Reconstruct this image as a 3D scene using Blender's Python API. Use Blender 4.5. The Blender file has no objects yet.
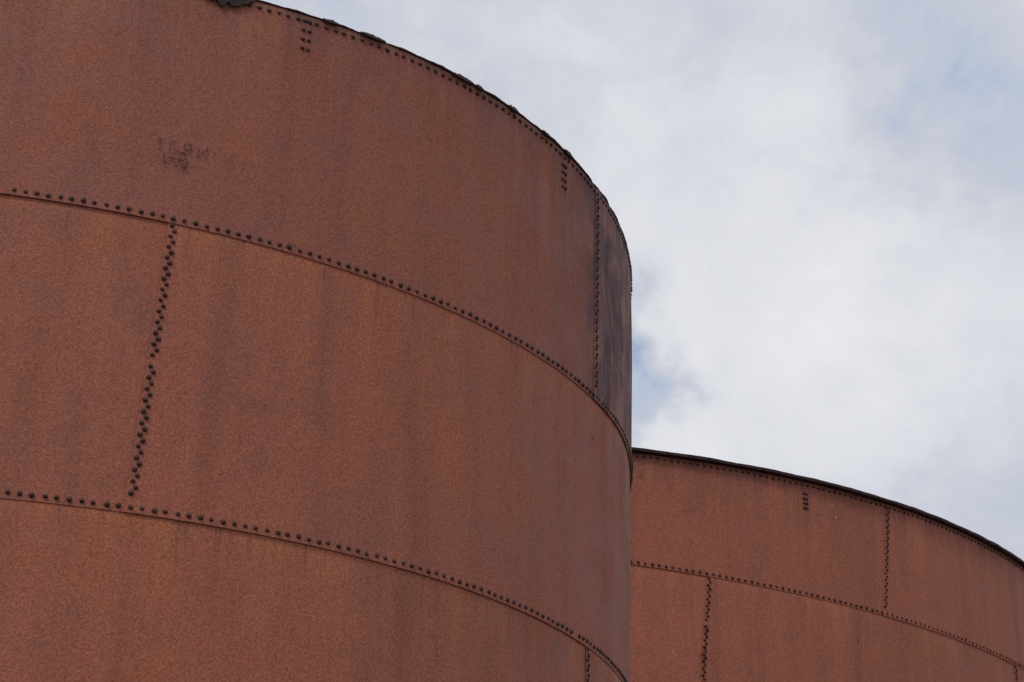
import bpy, bmesh, math, random
import numpy as np
from mathutils import Matrix, Vector
random.seed(7); rng=np.random.default_rng(7)
scene=bpy.context.scene
scene.view_settings.view_transform='Standard'; scene.view_settings.look='None'
scene.view_settings.exposure=0; scene.view_settings.gamma=1
S=0.5; CZ=1.6
F,PIT,ROL=1926.0,0.429,0.025
fw=np.array([0,math.cos(PIT),math.sin(PIT)]);rt0=np.array([1.,0,0]);up0=np.cross(rt0,fw)
rt=rt0*math.cos(ROL)+up0*math.sin(ROL);up=-rt0*math.sin(ROL)+up0*math.cos(ROL)
# ---------------- camera
cd=bpy.data.cameras.new("camera"); co=bpy.data.objects.new("camera",cd); scene.collection.objects.link(co)
cd.sensor_width=36; cd.lens=36*F/1024; cd.clip_end=5000; cd.clip_start=0.1
M=Matrix(((rt[0],up[0],-fw[0],0),(rt[1],up[1],-fw[1],0),(rt[2],up[2],-fw[2],CZ),(0,0,0,1)))
co.matrix_world=M; scene.camera=co
def raydir(u,v):
    d=fw+rt*((u-512)/F)-up*((v-341)/F); return d/np.linalg.norm(d)
def hit(T,u,v,dr=0.0):
    d=raydir(u,v); cx,cy,R=T['c'][0],T['c'][1],T['R']+dr
    a=d[0]**2+d[1]**2;b=-2*(d[0]*cx+d[1]*cy);c=cx*cx+cy*cy-R*R
    q=b*b-4*a*c
    t=(-b-math.sqrt(max(q,0)))/(2*a)
    p=d*t
    return math.atan2(p[1]-cy,p[0]-cx), p[2]+CZ
def H(h): return h*S+CZ
TA=dict(c=(-7.94*S-.006,30.55*S),R=10*S,rings=[H(14.85),H(11.288),H(7.473),H(3.7),0.05])
k=1.65*S
TB=dict(c=(-2.016*k,39.5*k),R=13.37*k,rings=[CZ+10.537*k,CZ+8.704*k,CZ+6.85*k,CZ+4.95*k,CZ+3.0*k,CZ+1.0*k,0.05])
# measured lie of the rings (tanks are not perfectly level/true)
ptsA=[[(250,0),(330,20),(400,50),(455,76),(510,108),(545,133),(575,160),(600,192)],
[(0,192),(80,201),(170,217),(230,229),(290,243),(345,262),(400,285),(450,308),(500,335),(560,370),(600,400),(619,424)],
[(0,492),(60,498),(130,508),(190,515),(250,524),(330,541),(400,563),(450,579),(500,598),(570,630),(605,654)]]
ptsB=[[(632,451),(700,460),(760,468),(830,484),(900,507),(960,530),(1023,562)],
[(632,562),(700,572),(760,583),(830,600),(885,613),(940,631),(1000,655),(1023,667)]]
def wrap(t):
    return (t+math.pi)%(2*math.pi)-math.pi
def mkcorr(T,pts,drs,deg):
    out=[]
    for kx,pp in enumerate(pts):
        th=[];dz=[]
        for (u,v) in pp:
            a,z=hit(T,u,v,drs[kx]); th.append(a); dz.append(z-T['rings'][kx])
        c=np.polyfit(th,dz,deg); lo,hi=min(th),max(th)
        out.append((c,lo,hi))
    def f(kx,th):
        if kx>=len(out): kx=len(out)-1; 
        c,lo,hi=out[kx]; t=wrap(th)
        tc=min(max(t,lo),hi); ex=abs(t-tc)
        w=math.exp(-(ex/.6)**2)
        return float(np.polyval(c,tc))*w
    return f
TA['corr']=mkcorr(TA,ptsA,[.012,0,0],2)
TB['corr']=mkcorr(TB,ptsB,[.08,0],2)
def corrz(T,c,th,f):
    a=T['corr'](c,th); n=len(T['rings'])
    b=T['corr'](c+1,th) if c+1<n-1 else 0.0
    if c>=3: a*=.5
    return a*(1-f)+b*f

# ---------------- materials
def new_mat(n):
    m=bpy.data.materials.new(n); m.use_nodes=True
    nt=m.node_tree; nt.nodes.clear(); return m,nt
class N:
    def __init__(s,nt): s.nt=nt
    def n(s,t,**kw):
        x=s.nt.nodes.new(t)
        for a,b in kw.items(): setattr(x,a,b)
        return x
    def l(s,a,b): s.nt.links.new(a,b)
    def val(s,sock,v):
        if isinstance(v,bpy.types.NodeSocket): s.l(v,sock)
        else: sock.default_value=v
    def math(s,op,a,b=0.0,c=None,clamp=False):
        x=s.n('ShaderNodeMath',operation=op); x.use_clamp=clamp
        s.val(x.inputs[0],a); s.val(x.inputs[1],b)
        if c is not None: s.val(x.inputs[2],c)
        return x.outputs[0]
    def noise(s,vec,scale,detail=4,rough=.55,dist=0):
        x=s.n('ShaderNodeTexNoise'); s.l(vec,x.inputs['Vector'])
        x.inputs['Scale'].default_value=scale;x.inputs['Detail'].default_value=detail
        x.inputs['Roughness'].default_value=rough;x.inputs['Distortion'].default_value=dist
        return x.outputs[0]
    def rng(s,v,a,b,c=0.,d=1.,smooth=True):
        x=s.n('ShaderNodeMapRange'); x.interpolation_type='SMOOTHSTEP' if smooth else 'LINEAR'
        s.val(x.inputs[0],v)
        for i,q in enumerate((a,b,c,d)): x.inputs[i+1].default_value=q
        return x.outputs[0]
    def mix(s,f,a,b,bt='MIX'):
        x=s.n('ShaderNodeMix',data_type='RGBA',blend_type=bt)
        s.val(x.inputs[0],f)
        for i,q in ((6,a),(7,b)):
            if isinstance(q,tuple): x.inputs[i].default_value=(*q,1)
            else: s.l(q,x.inputs[i])
        return x.outputs[2]
    def mapv(s,vec,sc,loc=(0,0,0)):
        x=s.n('ShaderNodeMapping'); s.l(vec,x.inputs[0]); x.inputs['Scale'].default_value=sc; x.inputs['Location'].default_value=loc
        return x.outputs[0]
    def attr(s,name):
        x=s.n('ShaderNodeAttribute'); x.attribute_name=name; return x.outputs['Fac']

def rust_mat(name,grain,warm,cool,orange,seed,gc):
    m,nt=new_mat(name); g=N(nt)
    tc=g.n('ShaderNodeTexCoord'); P=g.mapv(tc.outputs['Object'],(1,1,1),(seed,seed*1.7,0)); UV=tc.outputs['UV']
    fine=g.noise(P,grain,3,.72)
    med=g.noise(P,2.2,6,.66,.5); big=g.noise(P,.6,3,.5)
    st=g.noise(g.mapv(UV,(3.2,.28,1),(seed,0,0)),1,5,.62,.3)
    st2=g.noise(g.mapv(UV,(24,1.6,1),(seed*2,3,0)),1,3,.6)
    ctone=g.attr('cool')
    col=g.mix(g.math('ADD',g.math('MULTIPLY',g.rng(big,.3,.7),.4),g.math('MULTIPLY',ctone,.6)),warm,cool)
    col=g.mix(g.math('MULTIPLY',g.rng(med,.45,.72),.36),col,orange)
    col=g.mix(g.math('MULTIPLY',g.rng(med,.5,.26),.42),col,tuple(c*.55 for c in cool))
    col=g.mix(g.math('MULTIPLY',g.rng(st,.48,.74),.34),col,tuple(c*.58 for c in cool))
    ct=g.attr('ctop')
    bleed=g.math('MULTIPLY',g.math('EXPONENT',g.math('MULTIPLY',ct,-2.2)),g.rng(st,.5,.36,.05,1))
    col=g.mix(g.math('MULTIPLY',bleed,.7),col,orange)
    edge=g.math('EXPONENT',g.math('MULTIPLY',ct,-30.))
    col=g.mix(g.math('MULTIPLY',edge,.5),col,tuple(c*1.25 for c in orange))
    drip=g.math('MULTIPLY',g.math('EXPONENT',g.math('MULTIPLY',ct,-3.0)),g.rng(st2,.58,.70))
    col=g.mix(g.math('MULTIPLY',drip,.5),col,(.09,.045,.04))
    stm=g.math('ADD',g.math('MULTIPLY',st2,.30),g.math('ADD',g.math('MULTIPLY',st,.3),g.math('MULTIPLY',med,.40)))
    tone_f=g.math('MULTIPLY',g.attr('dark_tone'),g.rng(stm,.38,.60))  # mottled dark purplish tone, weighted per vertex
    col=g.mix(g.math('MULTIPLY',tone_f,.70,clamp=True),col,(.072,.043,.049))
    pl=g.attr('plate')
    hsv=g.n('ShaderNodeHueSaturation'); g.l(col,hsv.inputs['Color'])
    grainv=g.rng(fine,.25,.75,1-gc,1+gc,False)
    g.l(g.math('MULTIPLY',grainv,g.math('ADD',.95,g.math('MULTIPLY',pl,.12))),hsv.inputs['Value'])
    b=g.n('ShaderNodeBsdfPrincipled'); g.l(hsv.outputs[0],b.inputs['Base Color'])
    g.l(g.rng(med,.3,.7,.60,.85),b.inputs['Roughness']); b.inputs['Specular IOR Level'].default_value=.36
    bp=g.n('ShaderNodeBump'); bp.inputs['Strength'].default_value=.7; bp.inputs['Distance'].default_value=.007
    g.l(g.math('ADD',fine,g.math('MULTIPLY',med,1.2)),bp.inputs['Height'])
    g.l(bp.outputs[0],b.inputs['Normal'])
    o=g.n('ShaderNodeOutputMaterial'); g.l(b.outputs[0],o.inputs[0]); return m
def simple(name,c1,c2,scale,rough=.8,bump=.003,alpha=None,spec=.25):
    m,nt=new_mat(name); g=N(nt); tc=g.n('ShaderNodeTexCoord'); P=tc.outputs['Object']
    n=g.noise(P,scale,3,.6); col=g.mix(g.rng(n,.3,.7),c1,c2)
    b=g.n('ShaderNodeBsdfPrincipled'); g.l(col,b.inputs['Base Color']); b.inputs['Roughness'].default_value=rough
    b.inputs['Specular IOR Level'].default_value=spec
    if bump:
        bp=g.n('ShaderNodeBump'); bp.inputs['Distance'].default_value=bump; g.l(n,bp.inputs['Height']); g.l(bp.outputs[0],b.inputs['Normal'])
    if alpha:
        sc,lo,hi,mx=alpha
        a=g.rng(g.noise(P,sc,3,.65),lo,hi,0,mx)
        fa=g.attr('fade'); a=g.math('MULTIPLY',a,fa)
        g.l(a,b.inputs['Alpha'])
    o=g.n('ShaderNodeOutputMaterial'); g.l(b.outputs[0],o.inputs[0]); return m
matA=rust_mat("rusted_steel",70,(.352,.106,.055),(.290,.097,.067),(.40,.134,.061),3.1,.52)
matB=rust_mat("rusted_steel_far",42,(.342,.101,.055),(.305,.099,.062),(.42,.145,.068),9.4,.42)
matR=simple("rivet_rust_shade",(.014,.008,.008),(.055,.024,.018),25,rough=.6,bump=0,spec=.45)  # rust albedo darkened to carry the shade on rivet undersides
matRB=simple("rivet_rust_shade_far",(.03,.016,.013),(.08,.034,.026),25,bump=0)  # underside shade in the colour here too, lightened for distance haze
matD=simple("dark_rim_steel",(.016,.012,.012),(.055,.026,.021),9)
matRoof=simple("roof_rust",(.16,.07,.05),(.24,.09,.06),2)
matC=simple("concrete",(.28,.27,.25),(.36,.35,.33),4)
matPaint=simple("faded_dark_paint",(.045,.028,.03),(.08,.042,.04),20,bump=0,alpha=(48,.40,.60,.85))
matStain=simple("dark_stain",(.035,.02,.02),(.07,.035,.03),20,bump=0,alpha=(45,.38,.6,.75))
matLime=simple("white_droppings",(.5,.5,.5),(.7,.7,.7),20,bump=0,alpha=(70,.4,.55,.9))

def obj(name,verts,faces,mat,parent,smooth=False,uv=None,attrs=None):
    me=bpy.data.meshes.new(name); me.from_pydata([tuple(map(float,v)) for v in verts],[],faces)
    me.materials.append(mat)
    if smooth: me.polygons.foreach_set('use_smooth',[True]*len(me.polygons))
    if uv is not None:
        ul=me.uv_layers.new(name="UVMap"); li=np.zeros(len(me.loops),int); me.loops.foreach_get('vertex_index',li)
        ul.data.foreach_set('uv',np.array(uv,float)[li].ravel())
    if attrs:
        for k_,a in attrs.items():
            at=me.attributes.new(k_,'FLOAT','POINT'); at.data.foreach_set('value',np.array(a,float))
    me.update()
    o=bpy.data.objects.new(name,me); scene.collection.objects.link(o); o.parent=parent; return o

def cyl(T,th,r,z): return (T['c'][0]+r*math.cos(th),T['c'][1]+r*math.sin(th),z)

def build_tank(name,T,mat,matRiv,seams,nplates,dark_tone,brackets,flange,rr,pitch,step,vrow,cools):
    root=bpy.data.objects.new(name,None); scene.collection.objects.link(root)
    R=T['R']; rings=T['rings']; nc=len(rings)-1
    V=[];Fc=[];UV=[];AC=[];AS=[];AP=[];CO=[]
    riv=[]
    lap=.035; t=.007
    for c in range(nc):
        zt,zb=rings[c],rings[c+1]
        r0=R-c*step
        known=seams.get(c)
        if known is None:
            b=rng.uniform(0,6.28); known=[(b,b)]
        span=2*math.pi/nplates
        sl=sorted(known); first=sl[0]
        while sl[-1][0]+span<first[0]+2*math.pi-.3*span:
            a=sl[-1][0]+span; sl.append((a,a+rng.normal()*.002))
        sl.append((first[0]+2*math.pi,first[1]+2*math.pi))
        top=zt+(0.0 if c==0 else .035); bot=zb-(lap if c<nc-1 else 0)
        nz=22
        zs=np.linspace(top,bot,nz+1)
        for i in range(len(sl)-1):
            (a0t,a0b),(a1t,a1b)=sl[i],sl[i+1]
            nu=max(12,int((a1t-a0t)*R/ .10))
            lp=.038/R
            off=len(V); pv=rng.random(); ph=rng.uniform(0,6.28,4)
            for jz,z in enumerate(zs):
                f=(zt-z)/(zt-zb)
                a0=a0t+(a0b-a0t)*f; a1=a1t+(a1b-a1t)*f
                for iu in range(nu+1):
                    w=iu/nu; th=a0-lp+(a1+lp-a0+lp)*w
                    edgef=math.sin(math.pi*min(1,max(0,w)))*math.sin(math.pi*min(1,max(0,f)))
                    d=edgef*.008*(math.sin(7*w+ph[0])*math.sin(4*f+ph[1])+.5*math.sin(15*w+ph[2]))
                    r=r0+t*(1-w)+d
                    V.append(cyl(T,th,r,z+corrz(T,c,th,f))); UV.append((th*R,z)); AC.append(max(0,zt-lap-z) if c else max(0.25,zt-z)); AP.append(pv)
                    AS.append(dark_tone(c,wrap(th),f)); CO.append(cools[min(c,len(cools)-1)])
            for jz in range(nz):
                for iu in range(nu):
                    a=off+jz*(nu+1)+iu; Fc.append((a,a+nu+1,a+nu+2,a+1))
            def rim_strip(idx,depth):
                o2=len(V)
                for q in idx:
                    v=V[q]; dx,dy=v[0]-T['c'][0],v[1]-T['c'][1]; hh=math.hypot(dx,dy); s=(hh-depth)/hh
                    for vv in (v,(T['c'][0]+dx*s,T['c'][1]+dy*s,v[2])):
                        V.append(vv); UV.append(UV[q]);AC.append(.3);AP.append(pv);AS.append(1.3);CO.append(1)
                for q in range(len(idx)-1):
                    a=o2+2*q; Fc.append((a,a+1,a+3,a+2))
            rim_strip([off+nz*(nu+1)+iu for iu in range(nu+1)],.03)
            rim_strip([off+jz*(nu+1) for jz in range(nz+1)],.014)
            L=zt-zb-.06; n=int(L/(pitch*vrow))
            for q in range(1,n*2):
                f=(.012+L*q/(n*2))/(zt-zb); th=a0t+(a0b-a0t)*f
                side=(-1 if q%2 else 1)*.011
                riv.append((th+side/R,zt-(zt-zb)*f+corrz(T,c,th,f),r0+t))
        n=int(2*math.pi*R/pitch)
        zr=zt-.045 if c==0 else zt
        rad=R+t*.5 if c==0 else R-(c-1)*step+t*.5
        for q in range(n):
            th=q*2*math.pi/n+rng.normal()*.003/R
            riv.append((th,zr+rng.normal()*.002+corrz(T,c,th,0),rad))
    for (th,z0,z1) in brackets:
        n=max(2,int((z0-z1)/.055))
        for q in range(n+1):
            for s in (-1,1): riv.append((th+s*.022/R,z0+(z1-z0)*q/n,R+t*.5))
    obj("shell_plates",V,Fc,mat,root,True,UV,dict(ctop=AC,dark_tone=AS,plate=AP,cool=CO))
    V=[];Fc=[]
    ns=8; prof=[(1.0,-.25),(.93,.38),(.62,.76),(0,.92)]
    for (th,z,r) in riv:
        if rng.random()<.006: continue
        er=np.array([math.cos(th),math.sin(th),0]);et=np.array([-math.sin(th),math.cos(th),0]);ez=np.array([0,0,1.])
        p=np.array(cyl(T,th,r,z)); off=len(V); s=rr*rng.uniform(.86,1.12)
        for (a,b) in prof[:3]:
            for i in range(ns):
                an=2*math.pi*i/ns
                V.append(p+er*b*s+(et*math.cos(an)+ez*math.sin(an))*a*s)
        V.append(p+er*prof[3][1]*s)
        for kx in range(2):
            for i in range(ns):
                j=(i+1)%ns; Fc.append((off+kx*ns+i,off+kx*ns+j,off+(kx+1)*ns+j,off+(kx+1)*ns+i))
        for i in range(ns): Fc.append((off+2*ns+i,off+2*ns+(i+1)%ns,off+3*ns))
    obj("rivets",V,Fc,matRiv,root,True)
    V=[];Fc=[]; n=1100; zt=rings[0]
    out,th_=flange
    nz=rng.normal(size=n+1); nz=np.convolve(nz,np.ones(4)/4,'same')*1.3; nz[-1]=nz[0]
    sec=[(-.09,0.004),(out,.004),(out,.004+th_),(-.09,.004+th_)]
    for i in range(n+1):
        a=2*math.pi*i/n; j=nz[i]; cz=corrz(T,0,a,0)
        for (dr,dz) in sec:
            V.append(cyl(T,a,R+dr+(j*.003 if dr>0 else 0),zt+dz+(j*.003 if dz>.005 else 0)+cz))
    for i in range(n):
        for s in range(4):
            a=i*4+s;b=i*4+(s+1)%4; Fc.append((a,b,b+4,a+4))
    obj("rim_angle_iron",V,Fc,matD,root)
    V=[cyl(T,0,0,zt+R*.03-.02)];Fc=[]
    for i in range(96): V.append(cyl(T,2*math.pi*i/96,R-.05,zt-.06))
    for i in range(96): Fc.append((0,1+i,1+(i+1)%96))
    obj("roof",V,Fc,matRoof,root)
    V=[];Fc=[]
    for i in range(96):
        a=2*math.pi*i/96
        for (r,z) in ((R+.35,-.2),(R+.35,.06),(R-.3,.06)): V.append(cyl(T,a,r,z))
    for i in range(96):
        for s in range(2):
            a=i*3+s;b=((i+1)%96)*3+s; Fc.append((a,b,b+1,a+1))
    obj("footing_ring",V,Fc,matC,root)
    return root

def seam(T,p,q): return (hit(T,*p)[0],hit(T,*q)[0])
sA={0:[seam(TA,(597,197),(595,390))],1:[seam(TA,(175,218),(131,506))],2:[(hit(TA,590,642)[0],hit(TA,590,682)[0])]}
sA[2]=[(sA[2][0][0],sA[2][0][0])]
sB={0:[seam(TB,(888,512),(885,612))],1:[seam(TB,(710,575),(702,678)),(hit(TB,1016,667)[0],hit(TB,1016,667)[0]-.003)]}
def toneA(c,th,f):  # dark tone grows towards the right side and just below the rim
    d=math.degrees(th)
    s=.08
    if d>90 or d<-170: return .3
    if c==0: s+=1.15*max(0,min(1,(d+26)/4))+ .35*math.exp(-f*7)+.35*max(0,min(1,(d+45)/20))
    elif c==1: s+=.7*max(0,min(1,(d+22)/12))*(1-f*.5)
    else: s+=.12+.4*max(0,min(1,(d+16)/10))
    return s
def toneB(c,th,f): return .10+ (.7*math.exp(-f*6) if c==0 else .2*math.exp(-f*5))  # dark tone strongest at the top of each course
def br(T,u,v0,v1): return (hit(T,u,v0)[0],hit(T,u,v0)[1],hit(T,u,v1)[1])
brA=[br(TA,307,22,50),br(TA,564,166,188)]
brB=[br(TB,805,494,508)]
tankA=build_tank("riveted_storage_tank",TA,matA,matR,sA,5,toneA,brA,(.012,.008),.0168,.070,.011,1.03,(1.0,.55,.2,.3))
tankB=build_tank("riveted_storage_tank.001",TB,matB,matRB,sB,12,toneB,brB,(.085,.035),.0195,.090,.011,.95,(.4,.5,.5))

def scrap(th,w,h,down,seed):
    r=random.Random(seed); V=[];Fc=[]; n=17
    for i in range(n):
        f=i/(n-1); a=th+(f-.5)*w/TA['R']; e=min(1,3*min(f,1-f)+.15); z=TA['rings'][0]+TA['corr'](0,a)
        V.append(cyl(TA,a,TA['R']+.016,z+.012+h*e*r.uniform(.3,1)))
        V.append(cyl(TA,a,TA['R']+.030,z-.004-down*e*r.uniform(.55,1)))
    for i in range(n-1): Fc.append((2*i,2*i+1,2*i+3,2*i+2))
    o=obj("torn_roof_scrap",V,Fc,matD,tankA)
    md=o.modifiers.new("t",'SOLIDIFY'); md.thickness=.008
for (u,v,w,h,d,s) in ((224,-6,.42,.02,.125,1),(372,36,.2,.014,.008,2),(462,78,.22,.016,.010,3),(478,90,.08,.020,.012,9),(512,108,.12,.020,.012,4),(545,133,.12,.012,.008,5),(567,153,.14,.022,.016,6),(330,18,.12,.014,.008,7)):
    scrap(hit(TA,u,v)[0],w,h,d,s)

# ---- painted marks / stains lying on the plates (surface coordinates in metres)
def strip(T,th0,z0,pts,wd,V,Fc,A,f0,dr):
    for i in range(len(pts)-1):
        (x0,y0),(x1,y1)=pts[i],pts[i+1]; L=math.hypot(x1-x0,y1-y0); nx,ny=-(y1-y0)/L*wd/2,(x1-x0)/L*wd/2
        off=len(V)
        for (x,y) in ((x0-nx,y0-ny),(x0+nx,y0+ny),(x1+nx,y1+ny),(x1-nx,y1-ny)):
            V.append(cyl(T,th0+x/T['R'],T['R']+dr+rng.uniform(0,.0008),z0+y)); A.append(f0)
        Fc.append((off,off+1,off+2,off+3))
V=[];Fc=[];A=[]
th0,z0=hit(TA,156,139)
L_={'T':[[(0,1),(.8,1)],[(.4,1),(.4,0)]],'E':[[(.7,1),(0,1),(0,0),(.7,0)],[(0,.5),(.5,.5)]],'R':[[(0,0),(0,1),(.6,1),(.6,.5),(0,.5)],[(.2,.5),(.7,0)]],'M':[[(0,0),(0,1),(.4,.4),(.8,1),(.8,0)]],'I':[[(.2,0),(.2,1)]],'A':[[(0,0),(.4,1),(.8,0)],[(.2,.4),(.6,.4)]],'L':[[(0,1),(0,0),(.7,0)]]}
for i,ch in enumerate("TERMIA"):
    for s in L_[ch]:
        strip(TA,th0,z0,[(i*.092+x*.068,-.085+y*.085) for x,y in s],.012,V,Fc,A,(.7,.8,.95,.9,.7,.6)[i],.016)
for s in ([(.06,-.095),(.06,-.165),(.21,-.175),(.21,-.125)],[(.08,-.120),(.19,-.125)],[(.12,-.06),(.22,-.085)]):
    strip(TA,th0,z0,s,.016,V,Fc,A,1.3,.017)
obj("faded_lettering",V,Fc,matPaint,tankA,attrs=dict(fade=A))
def spot(T,tank,u,v,w,h,mat,seed,nm,fade=1,dr=.018):
    r=random.Random(seed); th,z=hit(T,u,v); n=14
    V=[cyl(T,th,T['R']+dr,z)];A=[fade]
    for i in range(n):
        a=2*math.pi*i/n; q=r.uniform(.6,1.1)
        V.append(cyl(T,th+math.cos(a)*w*q/2/T['R'],T['R']+dr,z+math.sin(a)*h*q/2)); A.append(fade*.25)
    obj(nm,V,[(0,1+i,1+(i+1)%n) for i in range(n)],mat,tank,attrs=dict(fade=A))
spot(TA,tankA,592,437,.10,.06,matStain,1,"stain_mark",dr=.006)
spot(TA,tankA,188,166,.16,.07,matStain,2,"stain_mark",.5)
spot(TA,tankA,572,408,.05,.05,matStain,3,"stain_mark",.8,dr=.006)
spot(TA,tankA,292,246,.16,.03,matStain,4,"stain_mark",1)
spot(TB,tankB,858,641,.03,.14,matStain,5,"stain_mark",1.2,dr=.006)
spot(TB,tankB,703,655,.10,.30,matStain,6,"stain_mark",1,dr=.006)
spot(TB,tankB,706,628,.10,.16,matStain,8,"stain_mark",.8,dr=.006)
spot(TB,tankB,640,476,.10,.10,matStain,9,"stain_mark",.6)
spot(TB,tankB,835,518,.05,.05,matLime,7,"droppings",1)
spot(TB,tankB,831,506,.03,.05,matLime,17,"droppings",.8)

# ---------------- ground
V=[];Fc=[]
gg=[-2500,-1000,-400,-150,-60,-20,0,20,60,150,400,1000,2500]
for y in gg:
    for x in gg: V.append((x,y+30,0))
m_=len(gg)
for j in range(m_-1):
    for i in range(m_-1): Fc.append((j*m_+i,j*m_+i+1,(j+1)*m_+i+1,(j+1)*m_+i))
matG=simple("gravel_ground",(.12,.10,.08),(.22,.19,.16),1.5,.95,.03)
obj("ground",V,Fc,matG,None)

# ---------------- world
w=bpy.data.worlds.new("World"); scene.world=w; w.use_nodes=True; nt=w.node_tree; nt.nodes.clear(); g=N(nt)
tc=g.n('ShaderNodeTexCoord'); D=tc.outputs['Generated']
sky=g.n('ShaderNodeTexSky'); sky.sky_type='NISHITA'; sky.sun_disc=False
sun_dir=Vector((-.38,-.80,1.05)).normalized()
sky.sun_elevation=math.asin(sun_dir.z); sky.sun_rotation=math.atan2(sun_dir.x,sun_dir.y)
# ragged cloud outlines: warp the directions used for the large cloud masses
wn=g.n('ShaderNodeTexNoise'); g.l(D,wn.inputs['Vector']); wn.inputs['Scale'].default_value=22; wn.inputs['Detail'].default_value=4; wn.inputs['Roughness'].default_value=.58
ws=g.n('ShaderNodeVectorMath',operation='SUBTRACT'); g.l(wn.outputs['Color'],ws.inputs[0]); ws.inputs[1].default_value=(.5,.5,.5)
wm=g.n('ShaderNodeVectorMath',operation='SCALE'); g.l(ws.outputs[0],wm.inputs[0]); wm.inputs['Scale'].default_value=.10
wa=g.n('ShaderNodeVectorMath',operation='ADD'); g.l(D,wa.inputs[0]); g.l(wm.outputs[0],wa.inputs[1]); DW=wa.outputs[0]
def blob(u,v,r_px,soft=1.0):
    d=raydir(u,v); x=g.n('ShaderNodeVectorMath',operation='DISTANCE'); g.l(DW,x.inputs[0]); x.inputs[1].default_value=tuple(d)
    return g.rng(x.outputs['Value'],r_px/F,0.0,0,soft)
n1=g.noise(D,5.5,7,.57,.5); n2=g.noise(g.mapv(D,(1,1,1.5),(3,1,2)),20,5,.6,.4)
dens=g.math('ADD',g.math('MULTIPLY',g.math('SUBTRACT',n1,.5),.95),g.math('MULTIPLY',g.math('SUBTRACT',n2,.5),.36))
dens=g.math('ADD',dens,.57)
for (u,v,r,a) in ((800,340,330,.26),(700,170,240,.08),(632,330,85,-.36),(640,375,80,-.28),(634,425,60,-.25),(950,70,220,-.22),(420,20,280,-.14),(1010,500,160,-.12)):
    dens=g.math('ADD',dens,blob(u,v,r,a))
cr=g.n('ShaderNodeValToRGB'); g.l(dens,cr.inputs[0]); e=cr.color_ramp.elements
e[0].position=.26; e[0].color=(.42,.50,.66,1); e[1].position=.92; e[1].color=(.80,.81,.84,1)
x=e.new(.50); x.color=(.57,.60,.68,1)
x=e.new(.68); x.color=(.69,.71,.76,1)
cl=g.n('ShaderNodeVectorMath',operation='SCALE'); g.l(cr.outputs[0],cl.inputs[0]); cl.inputs['Scale'].default_value=10
col=g.mix(g.rng(dens,.08,.38,.1,1),sky.outputs[0],cl.outputs[0])
bg=g.n('ShaderNodeBackground'); g.l(col,bg.inputs[0]); bg.inputs[1].default_value=.1
o=g.n('ShaderNodeOutputWorld'); g.l(bg.outputs[0],o.inputs[0])
sd=bpy.data.lights.new("sun",'SUN'); so=bpy.data.objects.new("sun",sd); scene.collection.objects.link(so)
sd.energy=1.3; sd.angle=math.radians(14); sd.color=(1,.95,.88)
so.rotation_euler=(-sun_dir).to_track_quat('-Z','Y').to_euler(); so.location=(0,0,30)
